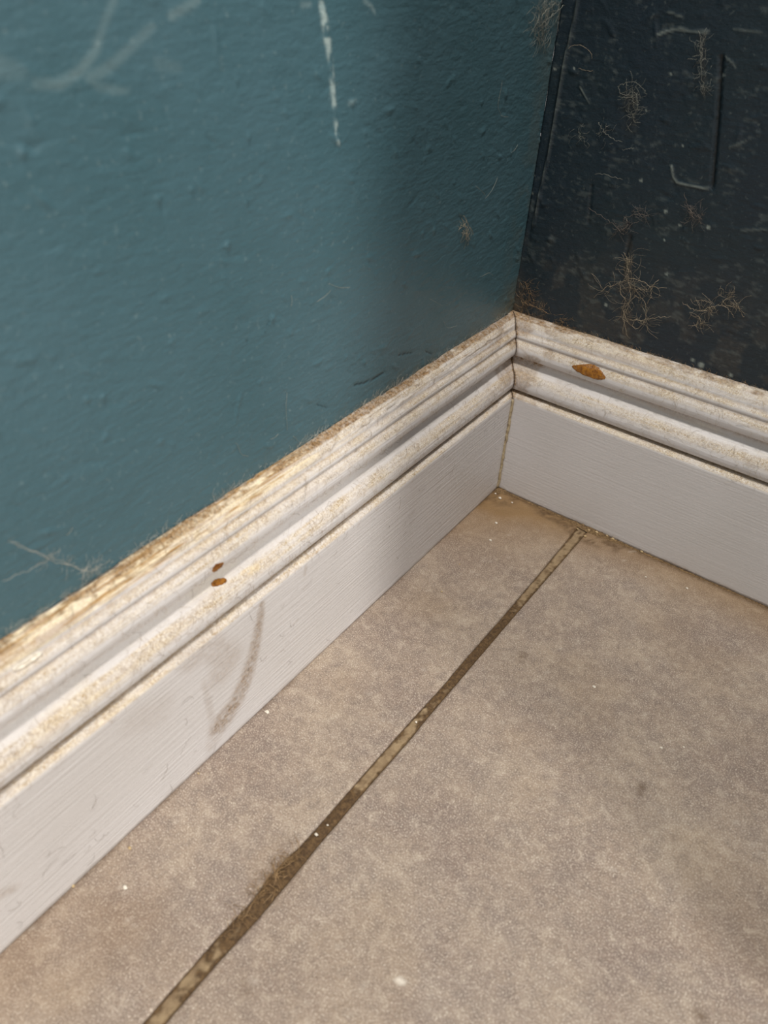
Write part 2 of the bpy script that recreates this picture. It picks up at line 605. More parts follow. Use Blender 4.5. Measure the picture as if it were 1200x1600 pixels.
def make_board(name, S, s_len, s_fine, seed, left, k0=BEV, k1=0.0):
    s_ax = axis([(0, s_fine, .0011), (s_fine, s_len, .05)]) if s_fine else axis([(0, s_len, .01)])
    s0 = PO * k0 + .00006
    Sg = s0[None, :] + (s_ax[:, None] / s_len) * (s_len - .00015 - k1 * PO[None, :] - s0[None, :])
    Ag = np.broadcast_to(ARC[None, :], Sg.shape)
    Zg = np.broadcast_to(PZ[None, :], Sg.shape)
    up = np.broadcast_to(UPF[None, :], Sg.shape)
    big = fbm(Sg * 30, Ag * 120, 4, seed)
    med = fbm(Sg * 150, Ag * 300, 4, seed + 1)
    fine = fbm(Sg * 500, Ag * 700, 3, seed + 2)
    streak = fbm(Sg * 40, Ag * 1500, 3, seed + 3)
    upper = sstep(.0705, .0725, Zg)
    dust = sstep(.10, .55, up) * upper * (.55 + .9 * big)
    corner = 1 - sstep(.0, .05, Sg - .018)
    wood = np.zeros(Sg.shape)
    grime = np.zeros(Sg.shape)
    top = sstep(.1125, .1150, Zg)
    # a clean band between the beads, creases darkened by dirt and painted-in groove shade
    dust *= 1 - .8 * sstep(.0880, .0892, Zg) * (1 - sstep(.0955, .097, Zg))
    crease_dirt_shade = np.exp(-((Zg - .0749) / .0006) ** 2) + np.exp(-((Zg - .0950) / .0013) ** 2) * .7 + np.exp(-((Zg - .1069) / .0007) ** 2) * .5 + np.exp(-((Zg - .1118) / .0006) ** 2) * .45
    grime += crease_dirt_shade * (.5 + .5 * big)
    lip = sstep(.1176, .1184, Zg + .0012 * (med - .5))
    if left:
        worn = sstep(.45, .62, fbm(Sg * 22, Ag * 200, 3, seed + 5) + .35 * sstep(.12, .30, Sg) - .08)
        wood = top * worn * (.4 + .6 * sstep(.4, .6, streak)) * sstep(.06, .2, Sg)
        wood += .18 * sstep(.55, .7, fbm(Sg * 25, Ag * 160, 3, seed + 6)) * upper * sstep(.1, .3, Sg) * sstep(.05, .4, up)
        grime += lip * sstep(.30, .52, med + .22 * (1 - sstep(.12, .3, Sg))) * 1.0
        grime += .8 * top * sstep(.64, .8, streak) * sstep(.42, .6, big)
        wood = np.maximum(wood, bstroke(S, Sg, Ag, [([(310, 838), (335, 818)], .004, .003, .8), ([(382, 896), (402, 886)], .0022, .002, .8),
                                                    ([(50, 905 + 90), (0, 1035)], .005, .005, .7)]) * sstep(.3, .6, fine))
        grime = np.maximum(grime, .75 * bstroke(S, Sg, Ag, [([(150, 930), (190, 905), (225, 880)], .003, .0025, 1), ([(225, 868), (262, 850), (285, 830)], .0022, .002, .9),
                                                            ([(318, 820), (328, 815)], .003, .002, .6), ([(395, 752), (420, 735)], .0012, .0008, 1)]) * sstep(.35, .6, fine))
        # smear of dirt wiped down the flat face
        sm = bstroke(S, Sg, Ag, [([(409, 945), (405, 975), (396, 1020), (384, 1062), (366, 1102), (345, 1130)], .0028, .0105, .8),
                                 ([(345, 1130), (333, 1160)], .005, .007, .3), ([(318, 1065), (324, 1090), (330, 1120)], .0022, .003, .3),
                                 ([(478, 885), (476, 900)], .0018, .0012, .4), ([(300, 1030), (330, 1010), (360, 1030), (345, 1050)], .009, .012, .34),
                                 ([(210, 1130), (250, 1110)], .01, .012, .14), ([(0, 1398), (24, 1388)], .004, .003, .3)])
        grime = np.maximum(grime, sm * (.3 + 1.0 * fine))
    else:
        wood = .25 * sstep(.55, .7, fbm(Sg * 25, Ag * 160, 3, seed + 6)) * upper * sstep(.05, .4, up)
        grime += lip * sstep(.40, .62, med + .2 * corner) * .7
        grime = np.maximum(grime, bstroke(S, Sg, Ag, [([(1168, 722), (1176, 724)], .004, .003, .4)]) * fine)
    grime += corner * upper * sstep(.45, .62, fbm(Sg * 90, Ag * 150, 3, seed + 7)) * .6
    # dirty foot of the board and the corner joint
    grime += (1 - sstep(.0006, .0035, Zg)) * sstep(.35, .6, med) * .55 * (1 if not left else .55)
    grime += .6 * (1 - sstep(.0003, .0022, Sg - np.broadcast_to(s0[None, :], Sg.shape)))
    rough = .00022 * (fine - .5) * upper * sstep(.05, .5, up) + .0004 * (med - .5) * top
    chips = (.0006 * sstep(.5, .58, fbm(Sg * 60, Ag * 160, 3, seed + 9)) - .0003) * top * (1 if left else .5)
    brush = fbm(Sg * 14, Ag * 1100, 3, seed + 11) if True else 0
    wob = .0006 * (fbm(Sg * 12, np.zeros(Sg.shape), 2, seed + 13) - .5)
    D = (rough + chips + wob * sstep(.07, .09, Zg)) * sstep(0, .008, Sg - s0[None, :])
    front = S.P(Sg, PO[None, :] + D * NO[None, :], PZ[None, :] + D * NZ[None, :])
    back = S.P(Sg, np.full(Sg.shape, .0011), np.broadcast_to(np.clip(PZ, .0003, .1195)[None, :], Sg.shape))
    back[:, :, :] = np.where((np.arange(Sg.shape[1]) >= 0)[None, :, None], back, back)
    V, F, nb = slab(front, back, not left)
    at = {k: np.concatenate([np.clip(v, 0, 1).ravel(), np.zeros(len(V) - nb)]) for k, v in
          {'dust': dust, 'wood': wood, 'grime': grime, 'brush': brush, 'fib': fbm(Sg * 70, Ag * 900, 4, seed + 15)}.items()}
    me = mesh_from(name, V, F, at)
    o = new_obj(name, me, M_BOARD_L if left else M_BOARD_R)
    o['kind'] = 'structure'
    return o


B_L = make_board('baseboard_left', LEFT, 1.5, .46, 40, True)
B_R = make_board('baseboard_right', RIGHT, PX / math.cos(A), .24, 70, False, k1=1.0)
# pier added out of view at right to cast the shadow edge on wall_left
PY0 = PX * math.tan(A)
PIER_S = Surf((0, -1, 0), (-1, 0, 0), (PX, PY0, 0))
PIER_F = Surf((1, 0, 0), (0, -1, 0), (PX, PY, 0))
make_board('added_pier_board_side', PIER_S, PY0 - PY, 0, 80, False, k0=1.0, k1=-1.0)
make_board('added_pier_board_front', PIER_F, 1.0, 0, 90, False, k0=-1.0)
pv = [(PX, PY), (PX + 1.2, PY), (PX + 1.2, .06), (PX, .06)]
pm = mesh_from('added_shadow_pier', [(x, y, z) for z in (-.008, 2.4) for x, y in pv],
               [(3, 2, 1, 0), (4, 5, 6, 7), (0, 1, 5, 4), (1, 2, 6, 5), (2, 3, 7, 6), (3, 0, 4, 7)], smooth=False)
new_obj('added_shadow_pier', pm, M_WALL_R)['kind'] = 'structure'

# ------------------------------------------------------------------ floor: screed, tiles, grout
fl = mesh_from('floor', [(-.08, .1, -.05), (1.7, .1, -.05), (1.7, -1.7, -.05), (-.08, -1.7, -.05),
                         (-.08, .1, -.0085), (1.7, .1, -.0085), (1.7, -1.7, -.0085), (-.08, -1.7, -.0085)],
               [(0, 1, 2, 3), (4, 7, 6, 5), (0, 4, 5, 1), (1, 5, 6, 2), (2, 6, 7, 3), (3, 7, 4, 0)], smooth=False)
FLOOR = new_obj('floor', fl, M_GROUT)
FLOOR['kind'] = 'structure'


def fstroke(X, Y, lst):
    mk = np.zeros(X.shape)
    for pts, w0, w1, k in lst:
        d, f = seg_dist(X, Y, [on_floor(p) for p in pts])
        mk = np.maximum(mk, k * (1 - sstep(.25, 1.0, d / (w0 + (w1 - w0) * f))))
    return mk


def floor_attr(X, Y):
    n1 = fbm(X * 60, Y * 60, 4, 51)
    n2 = fbm(X * 260, Y * 260, 3, 52)
    n3 = fbm(X * 18, Y * 18, 3, 53)
    dl = X - .0188
    dr = -Y - .0188 + X * math.sin(A)
    dust = .6 * (1 - sstep(.0, .12, np.hypot(dl, dr))) + .4 * (1 - sstep(.0, .04, np.hypot(dl, dr))) + .65 * (1 - sstep(0, .04, dr)) + .14 * (1 - sstep(.01, .065, dl)) * sstep(.42, .6, n3)
    dust += .08 * fstroke(X, Y, [([(0, 1540), (100, 1500), (170, 1400)], .045, .045, 1)]) + .12 * sstep(.55, .7, n3)
    grime = (1 - sstep(0, .0042 + .004 * n1, dr)) * sstep(.30, .55, n1 + .27) * 1.0
    grime += (1 - sstep(0, .0016 + .002 * n1, dl)) * sstep(.42, .6, n1) * .5
    grime += .9 * (1 - sstep(.0, .030, np.hypot(dl - .004, dr - .003))) * sstep(.42, .62, n2)
    grime += fstroke(X, Y, [([(845, 800), (878, 815), (905, 838), (935, 845), (960, 852)], .006, .010, .9), ([(820, 1018), (816, 1030)], .004, .004, .55),
                            ([(1005, 1228), (1002, 1240)], .003, .003, .6), ([(1090, 1582), (1095, 1590)], .003, .004, .7), ([(860, 826), (884, 822)], .0014, .001, .5),
                            ([(385, 1540), (388, 1552)], .003, .003, .4)]) * sstep(.3, .55, n2)
    sc = fstroke(X, Y, [([(622, 1530), (630, 1538)], .0016, .0012, .9)]) + .2 * sstep(.9, .95, vnoise(X * 620, Y * 620, 58)) * sstep(.55, .65, n1)
    return {'dust': np.clip(dust, 0, 1), 'grime': np.clip(grime, 0, 1), 'scuff': np.clip(sc, 0, 1)}


EDGE_L = [(878.7, 852), (833, 906.7), (780, 969), (733, 1021.7), (690, 1073), (641, 1126), (566.7, 1210), (500, 1286.7), (470, 1320), (443, 1344), (412, 1380), (395, 1405), (343, 1460), (275, 1538), (221.7, 1600)]
EDGE_R = [(900, 850.7), (846.7, 912), (797, 969), (746.7, 1028), (706.7, 1075), (668, 1120), (640, 1155), (580, 1223), (500, 1316.7), (450, 1378), (400, 1438), (336.7, 1506.7), (258, 1598)]


def edge_x(y, pts):
    q = np.array([on_floor(p) for p in pts])
    return np.interp(-y, -q[:, 1], q[:, 0])


def make_tile(x0, x1, y0, y1, fine, ragl=None, ragr=None):
    """rounded-edge tile, x0<x1, y0>y1"""
    e = .0016
    xa = np.concatenate([[0, .0002, .0006, .0011], np.linspace(e, (x1 - x0) - e, max(3, int((x1 - x0) / (.0018 if fine else .05)))), [x1 - x0 - .0011, x1 - x0 - .0006, x1 - x0 - .0002, x1 - x0]]) + x0
    n = int((y0 - y1) / (.0022 if fine else .05)) + 3
    ya = y0 - np.concatenate([[0, .0002, .0006, .0011], np.linspace(e, (y0 - y1) - e, n), [(y0 - y1) - .0011, (y0 - y1) - .0006, (y0 - y1) - .0002, y0 - y1]])
    X, Y = np.meshgrid(xa, ya, indexing='ij')
    d = np.minimum(np.minimum(X - x0, x1 - X), np.minimum(y0 - Y, Y - y1))
    z = -.0014 * (1 - np.sqrt(np.clip(1 - (1 - np.clip(d / e, 0, 1)) ** 2, 0, 1)))
    Xs = X.copy()
    if ragr is not None: Xs += (edge_x(Y, EDGE_L) + .0003 * (fbm(Y * 350, Y * 0, 3, ragr) - .5) - x1) * sstep(.02, .0, x1 - X)
    if ragl is not None: Xs += (edge_x(Y, EDGE_R) + .0003 * (fbm(Y * 350, Y * 0, 3, ragl) - .5) - x0) * sstep(.02, .0, X - x0)
    z += .00018 * (fbm(X * 40, Y * 40, 3, 55) - .5) * sstep(0, .004, d)
    front = np.stack([Xs, Y, z], -1)
    back = np.stack([Xs, Y, np.full(X.shape, -.0085)], -1)
    V, F, nb = slab(front, back, True)
    at = floor_attr(X, Y)
    full = {k: np.concatenate([v.ravel(), np.zeros(len(V) - nb)]) for k, v in at.items()}
    me = mesh_from('tile', V, F, full)
    return new_obj('tile', me, M_TILE, FLOOR)


GX0, GX1 = .0800, .0872
make_tile(.0002, GX0, -.0002, -.47, True, ragr=61)
make_tile(GX1, .538, -.0002, -.47, True, ragl=62)
for x0, x1, y0, y1 in ((.546, .996, -.02, -.47), (.0002, GX0, -.478, -.928), (GX1, .538, -.478, -.928), (.546, .996, -.478, -.928),
                       (1.004, 1.454, -.03, -.47), (1.004, 1.454, -.478, -.928)):
    make_tile(x0, x1, y0, y1, False)

# grout of the long joint, with packed dirt as its own relief
ys = np.arange(-.001, -.4685, -.0008)
us = np.linspace(0, 1, 15)
Ug, Yg = np.meshgrid(us, ys, indexing='ij')
XL, XR = edge_x(Yg, EDGE_L) + .0002, edge_x(Yg, EDGE_R) - .0002
Xg = XL + (XR - XL) * Ug
keyp = [(905, 850, .25), (870, 885, .2), (840, 915, .35), (815, 935, .45), (790, 965, .8), (740, 1025, 1), (700, 1068, .9), (660, 1112, .45), (620, 1160, .15), (580, 1205, .2),
        (550, 1240, .7), (520, 1275, 1), (440, 1360, 1), (400, 1410, .95), (350, 1468, .8), (320, 1500, .4), (280, 1550, .35), (230, 1600, .25)]
ky = np.array([on_floor(k[:2])[1] for k in keyp])
kv = np.array([k[2] for k in keyp])
prof = np.interp(-Yg, -ky, kv)
edge = np.abs(Ug - .5) * 2
gn = fbm(Xg * 350, Yg * 350, 4, 81)
dirt = np.clip(sstep(.30, .62, prof * .72 + (gn - .5) * .9 + .1) + .85 * sstep(.60, .85, edge + (gn - .5) * .7), 0, 1)
zg = -.00075 - .0007 * edge ** 2 * 0 + .0004 * (gn - .5) + .0006 * prof * sstep(.9, .3, edge) * gn
V, F, nb = slab(np.stack([Xg, Yg, zg], -1), np.stack([Xg, Yg, np.full(Xg.shape, -.0084)], -1), True)
me = mesh_from('grout', V, F, {'grime': np.concatenate([dirt.ravel(), np.zeros(len(V) - nb)])})
new_obj('grout', me, M_GROUT, FLOOR)

for x0, x1, y0, y1 in ((.5382, .5458, -.25, -.47), (.9962, 1.0038, -.25, -.928), (.0002, 1.45, -.4702, -.4778), (GX0 + .0002, GX1 - .0002, -.4782, -.928), (.5382, .5458, -.4782, -.928)):
    gv = [(x, y, z) for z in (-.0084, -.0010) for x, y in ((x0, y1), (x1, y1), (x1, y0), (x0, y0))]
    new_obj('grout', mesh_from('grout', gv, [(3, 2, 1, 0), (4, 5, 6, 7), (0, 1, 5, 4), (1, 2, 6, 5), (2, 3, 7, 6), (3, 0, 4, 7)], smooth=False), M_GROUT, FLOOR)

# ------------------------------------------------------------------ fibres


def tube(P, r, sides=3, taper=True):
    P = np.asarray(P, float)
    n = len(P)
    T = np.gradient(P, axis=0)
    T /= np.linalg.norm(T, axis=1)[:, None] + 1e-12
    ref = np.array([.31, .52, .79])
    Bv = np.cross(T, ref)
    Bv /= np.linalg.norm(Bv, axis=1)[:, None] + 1e-12
    C2 = np.cross(T, Bv)
    rr = np.full(n, r)
    if taper: rr[0] = rr[-1] = r * .4
    an = np.arange(sides) * 2 * math.pi / sides
    V = P[:, None, :] + rr[:, None, None] * (np.cos(an)[None, :, None] * Bv[:, None, :] + np.sin(an)[None, :, None] * C2[:, None, :])
    i = np.arange(n - 1)[:, None] * sides
    k = np.arange(sides)[None, :]
    k2 = (k + 1) % sides
    F = np.stack([i + k, i + k2, i + sides + k2, i + sides + k], -1).reshape(-1, 4)
    return V.reshape(-1, 3), F


class Bundle:
    def __init__(s): s.V, s.F, s.n = [], [], 0

    def add(s, P, r, sides=3):
        V, F = tube(P, r, sides)
        s.V.append(V)
        s.F.append(F + s.n)
        s.n += len(V)

    def build(s, name, mat, parent=None):
        return new_obj(name, mesh_from(name, np.concatenate(s.V), np.concatenate(s.F)), mat, parent)


def wander(p, ang, length, n, curl, r):
    """curling path in a 2-D parameter plane"""
    out = [np.array(p, float)]
    k = r.normal(0, curl)
    for i in range(n):
        k = .8 * k + r.normal(0, curl * .6)
        ang += k
        out.append(out[-1] + length / n * np.array([math.cos(ang), math.sin(ang)]))
    return np.array(out)


def smooth_path(pts, n):
    pts = np.asarray(pts, float)
    t = np.linspace(0, 1, len(pts))
    tt = np.linspace(0, 1, n)
    out = np.stack([np.interp(tt, t, pts[:, k]) for k in range(pts.shape[1])], -1)
    for _ in range(max(1, n // len(pts))):
        out[1:-1] = .25 * out[:-2] + .5 * out[1:-1] + .25 * out[2:]
    return out


def wall_path(S, pts, lift, r, n=18, jit=.0003):
    q = smooth_path([on_wall(p, S) for p in pts], n)
    L = lift * (.5 + 1.0 * np.sin(np.linspace(0, math.pi, n)) ** .5)
    q = q + r.normal(0, jit, q.shape)
    return S.P(q[:, 0], L + .0005, q[:, 1])


def wall_tangle(name, S, mat, label, spines, centre, spread, count, length, seed, group=None, thin=.00005, thick=.00011, curl=.16, lift=.0012):
    r = np.random.default_rng(seed)
    b = Bundle()
    for sp in spines: b.add(wall_path(S, sp, lift, r, n=max(14, 5 * len(sp))), thick)
    cs = [on_wall(c, S) for c in centre]
    for i in range(count):
        c = cs[r.integers(len(cs))]
        p = wander(c + r.normal(0, spread, 2), r.uniform(0, 6.28), length * r.uniform(.3, 1), 9, curl, r)
        b.add(S.P(p[:, 0], np.abs(r.uniform(.0005, lift * 1.3) * np.sin(np.linspace(.2, 2.9, len(p)))) + .0004, p[:, 1]), thin * r.uniform(.6, 1.2))
    return tag(b.build(name, mat), label, 'hair tangle', group)


# tangles and webs on the dark wall
wall_tangle('hair_tangle', RIGHT, M_HAIR_PALE, 'tall tangle of pale hairs hanging on dark wall above the chipped baseboard',
            [[(976, 392), (984, 410), (984, 440), (990, 460), (978, 490), (975, 520)], [(940, 455), (950, 446), (968, 442), (984, 432), (998, 434), (1020, 447), (1042, 449)],
             [(984, 498), (1005, 499), (1030, 493), (1050, 494)], [(992, 462), (1006, 464), (1014, 480), (1010, 502), (996, 514), (990, 508), (996, 496)],
             [(970, 436), (972, 456), (982, 470)], [(1020, 446), (1020, 462), (1012, 474)], [(988, 448), (1008, 452), (1020, 448), (1030, 435)],
             [(986, 400), (982, 420), (980, 436)], [(978, 470), (976, 500), (982, 524)]],
            [(984, 430), (986, 450), (982, 470), (977, 495), (984, 405), (1010, 500), (945, 455), (1015, 450)], .0016, 130, .012, 101)
wall_tangle('hair_tangle', RIGHT, M_HAIR_PALE, 'wide branching tangle of pale hairs on dark wall above baseboard',
            [[(1066, 472), (1082, 480), (1095, 486), (1112, 477), (1130, 474), (1138, 463), (1150, 462)], [(1130, 474), (1142, 482), (1150, 496)], [(1112, 478), (1114, 492)],
             [(1148, 466), (1158, 482), (1164, 494)], [(1084, 470), (1100, 466), (1112, 472)], [(1094, 490), (1098, 506), (1102, 500)]],
            [(1090, 483), (1112, 478), (1136, 468), (1150, 478), (1098, 502)], .0018, 80, .009, 102)
wall_tangle('hair_tangle', RIGHT, M_HAIR_ROSE, 'small reddish tangle of dust hairs on dark wall at the top of the tall tangle',
            [[(920, 322), (940, 335), (955, 345), (968, 355), (976, 368)], [(968, 358), (985, 352), (980, 340)], [(976, 340), (1000, 332), (1014, 336)], [(978, 365), (988, 350), (1000, 345)]],
            [(970, 355), (982, 350), (1004, 334)], .0015, 60, .008, 103)
wall_tangle('hair_tangle', RIGHT, M_HAIR_ROSE, 'faint reddish dust hair tangle on dark wall below the L-shaped mark',
            [[(1070, 300), (1078, 325), (1088, 345)], [(1076, 330), (1090, 332), (1098, 350)]], [(1084, 330), (1088, 340)], .0018, 50, .007, 104)
wall_tangle('hair_tangle', RIGHT, M_HAIR_GREY, 'round curl of greenish hair stuck high on dark wall',
            [[(966, 136), (978, 128), (994, 126), (1008, 138), (1013, 148)], [(992, 142), (1000, 152), (998, 170), (990, 184), (1000, 192)], [(968, 134), (972, 146), (986, 150), (1000, 146)], [(966, 150), (985, 152), (1002, 148)]],
            [(988, 140), (996, 160), (985, 150), (990, 182)], .0018, 70, .008, 105)
wall_tangle('hair_tangle', RIGHT, M_HAIR_GREY, 'narrow strip of greenish fluff hanging down dark wall beside a groove',
            [[(1096, 55), (1097, 85), (1098, 110), (1101, 145)], [(1100, 60), (1099, 100)]], [(1097, 65), (1098, 90), (1099, 115), (1101, 138)], .0011, 70, .005, 106)
wall_tangle('hair_tangle', RIGHT, M_HAIR_GREY, 'sparse wisp of thin hairs on dark wall beneath the round curl',
            [[(936, 190), (946, 205), (960, 216), (975, 222)], [(905, 205), (915, 216)], [(930, 270), (950, 272), (975, 280)], [(974, 234), (992, 230)]],
            [(945, 205), (908, 212)], .003, 26, .007, 107)
def stray_hairs(S, mat, label, group, paths, seed, thick=.0001):
    r = np.random.default_rng(seed)
    for i, sp in enumerate(paths):
        b = Bundle()
        b.add(wall_path(S, sp, .0008, r, n=max(14, 5 * len(sp)), jit=.00008), thick)
        tag(b.build('stray_hair', mat), label if isinstance(label, str) else label[i], 'hair', group)


stray_hairs(RIGHT, M_HAIR_PALE, ['curved stray hair looping beside the corner ridge on dark wall', 'short straight stray hair below the looped one on dark wall'], None,
            [[(888, 76), (898, 70), (910, 70), (920, 76), (927, 84), (926, 92)], [(905, 106), (918, 110), (928, 110)]], 108)
wall_tangle('hair_tangle', RIGHT, M_HAIR_TAN, 'dusty fluff caught along bottom of dark wall next to the corner',
            [[(822, 440), (830, 455), (828, 470)], [(815, 470), (840, 478), (862, 490)]], [(825, 450), (830, 465), (822, 478), (850, 488), (880, 505)], .0028, 120, .008, 109)
# on the teal wall
wall_tangle('hair_tangle', LEFT, M_HAIR_PALE, 'small pale hair tuft on teal wall near the corner',
            [[(718, 340), (722, 355), (726, 372)], [(714, 356), (722, 350), (732, 366)], [(720, 336), (728, 352), (736, 368)]], [(721, 352), (725, 362), (729, 370)], .0009, 46, .006, 110)
wall_tangle('cobweb', LEFT, M_HAIR_GREY, 'matted grey cobweb clinging to teal wall at the corner top',
            [[(868, 4), (850, 12), (838, 25), (842, 45), (846, 60)], [(862, 20), (848, 30), (836, 42)], [(880, 6), (866, 14), (856, 28)]],
            [(850, 20), (842, 40), (860, 10), (845, 58), (838, 30), (866, 6)], .0034, 170, .012, 111, thin=.00006)
wall_tangle('cobweb', LEFT, M_HAIR_WHITE, 'dusty cobweb strand crossing teal wall down to baseboard top',
            [[(8, 842), (40, 856), (75, 870), (105, 879), (135, 889), (150, 886)], [(72, 869), (50, 882), (20, 893), (0, 905)], [(10, 843), (60, 862), (110, 882), (140, 893)]],
            [(75, 870), (105, 880), (130, 888), (140, 889), (145, 884)], .0012, 80, .006, 112, thin=.000035, thick=.00007)
stray_hairs(LEFT, M_HAIR_GREY, 'fine grey stray hair on shaded teal wall near the corner', 'stray hairs near the corner',
            [[(782, 125), (778, 140), (772, 165), (780, 182), (792, 182)], [(775, 275), (765, 295), (755, 310)], [(806, 225), (796, 238)], [(740, 290), (756, 305)],
             [(748, 432), (760, 424), (768, 430)], [(668, 466), (690, 478)], [(690, 500), (694, 512), (712, 508)]], 113, .00007)
stray_hairs(LEFT, M_HAIR_GREY, 'fine grey stray hair on teal wall above the long baseboard', 'stray hairs above the long baseboard',
            [[(510, 442), (525, 448), (545, 448)], [(492, 470), (514, 452)], [(445, 610), (442, 640), (446, 672)], [(366, 690), (372, 708), (386, 712)], [(455, 680), (462, 688)], [(100, 835), (110, 820)],
             [(452, 460), (451, 478)], [(420, 685), (432, 676)]], 114, .00008)

# dust hairs on the mouldings (uncountable)


def board_lint(name, S, s0, s1, sets, label, seed):
    r = np.random.default_rng(seed)
    b = Bundle()
    idx = []
    for mi, (mat, counts) in enumerate(sets):
        for n, a0, a1, lmin, lmax, rad, lift in counts:
            for _ in range(n):
                s = s0 + (s1 - s0) * r.random() ** .9
                a = r.uniform(a0, a1)
                p = wander((s, a), r.uniform(0, 6.28), r.uniform(lmin, lmax), 7, r.choice([.15, .3, .6]), r)
                ok = np.clip(p[:, 1], .001, ARC[-1] - .0003)
                P = board_pt(S, np.maximum(p[:, 0], .024), ok, 0)
                h = .0002 + r.uniform(.1, 1) * lift * np.sin(np.linspace(0, math.pi, len(p)))
                o = np.interp(ok, ARC, NO)[:, None] * S.n + np.interp(ok, ARC, NZ)[:, None] * S.z
                b.add(P + o * h[:, None], rad * r.uniform(.7, 1.2))
                idx += [mi] * len(b.F[-1])
    o = b.build(name, sets[0][0])
    for mat, _ in sets[1:]: o.data.materials.append(mat)
    o.data.polygons.foreach_set('material_index', np.array(idx[:len(o.data.polygons)], np.int32))
    return tag(o, label, 'lint', kind='stuff')


aT = ARC[-1]
a1, a2, a3 = a_of(75.0), a_of(89.0), a_of(97.5)
board_lint('dust_hairs', LEFT, .03, .43,
           [(M_HAIR_TAN, [(1000, a1, a2, .002, .006, .000035, .001), (1000, a3, aT, .002, .007, .000035, .0012), (420, .0715, a1, .002, .005, .000035, .0008)]),
            (M_HAIR_DARK, [(150, a1, aT, .003, .009, .00004, .002), (80, .004, .071, .002, .010, .00004, .0005)])],
           'fine tan and dark hairs clinging all over the long baseboard', 201)
board_lint('dust_hairs', RIGHT, .024, .22,
           [(M_HAIR_PALE, [(240, a1, a2, .003, .008, .00005, .001), (300, a3, aT, .003, .008, .00005, .001), (60, .0715, a1, .002, .006, .00005, .0008)])],
           'fine pale hairs and lint on the beads of the short baseboard', 203)

# fuzz where the long board meets the teal wall
r = np.random.default_rng(210)
b = Bundle()
for _ in range(1500):
    s = r.uniform(.01, .43)
    z = .1195 + abs(r.normal(0, .0012))
    p = wander((s, z), r.normal(math.pi / 2, 1.0), r.uniform(.0006, .0026) * (1 + 1.0 * (vnoise(s * 60, 0, 3) > .65)), 5, .3, r)
    b.add(LEFT.P(p[:, 0], r.uniform(.0007, .003) + np.zeros(6), np.maximum(p[:, 1], .1202)), .000032 * r.uniform(.7, 1.2))
tag(b.build('dust_fuzz', M_HAIR_WHITE), 'pale dust fuzz along the joint between teal wall and long baseboard', 'lint', kind='stuff')
b = Bundle()
for _ in range(420):
    s = r.uniform(.004, .2)
    p = wander((s, .1195), r.normal(math.pi / 2, 1.0), r.uniform(.001, .004), 5, .3, r)
    b.add(RIGHT.P(p[:, 0], r.uniform(.0007, .003) + np.zeros(6), np.maximum(p[:, 1], .1202)), .00005 * r.uniform(.7, 1.2))
tag(b.build('dust_fuzz', M_HAIR_TAN), 'brown dust fuzz along the joint between dark wall and short baseboard', 'lint', kind='stuff')

# hair and dirt clump lying across the grout joint
r = np.random.default_rng(220)
b = Bundle()
gl = lambda t: np.array(on_floor((470 + (340 - 470) * t, 1325 + (1475 - 1325) * t)))
for i in range(130):
    t = np.clip(r.beta(1.6, 2.6), 0, 1)
    c = gl(t) + r.normal(0, .0011, 2) + (np.array([-.0012, 0]) if .15 < t < .5 else 0)
    p = wander(c, r.normal(1.9, .9), r.uniform(.003, .008), 7, .3, r)
    b.add(np.column_stack([p, .0003 + r.uniform(.0002, .0016) * np.sin(np.linspace(0.1, 3.0, 8))]), .00007 * r.uniform(.7, 1.3))
for pts in ([(404, 1388), (415, 1385), (425, 1388), (436, 1395)], [(415, 1390), (395, 1415), (383, 1435)], [(425, 1386), (432, 1395), (424, 1412)], [(440, 1376), (447, 1374), (450, 1370)],
            [(432, 1388), (428, 1400), (410, 1415)], [(430, 1340), (428, 1360), (432, 1380)], [(434, 1345), (436, 1362), (428, 1385)], [(424, 1348), (430, 1365), (436, 1376)]):
    q = smooth_path([on_floor(p) for p in pts], 14)
    b.add(np.column_stack([q, .0007 + .0016 * np.sin(np.linspace(0, math.pi, 14))]), .00012)
tag(b.build('hair_clump', M_HAIR_TAN), 'matted brown clump of hair and dirt lying across the grout joint', 'hair tangle')

# ------------------------------------------------------------------ crumbs, chips, flakes


def crumb(px, size, mat, label, group=None, seed=0, plane='floor', flat=.6):
    r = np.random.default_rng(seed + 900)
    p = on_floor(px)
    ring, rows = 8, 5
    V, F = [], []
    ph = r.uniform(0, 6.28)
    for i in range(rows):
        th = math.pi * (i + .5) / rows
        for k in range(ring):
            a = ph + k * 2 * math.pi / ring
            rr = 1 + r.normal(0, .16)
            V.append((size * rr * math.sin(th) * math.cos(a), size * .72 * rr * math.sin(th) * math.sin(a), -size * flat * math.cos(th)))
    V = np.array(V)
    V[:, 2] -= V[:, 2].min()
    F = [(i * ring + k, i * ring + (k + 1) % ring, (i + 1) * ring + (k + 1) % ring, (i + 1) * ring + k) for i in range(rows - 1) for k in range(ring)]
    F.append(tuple(range(ring))[::-1])
    F.append(tuple((rows - 1) * ring + k for k in range(ring)))
    o = new_obj('crumb', mesh_from('crumb', V, F, smooth=False), mat)
    o.location = (p[0], p[1], .00005)
    return tag(o, label, 'crumb', group)


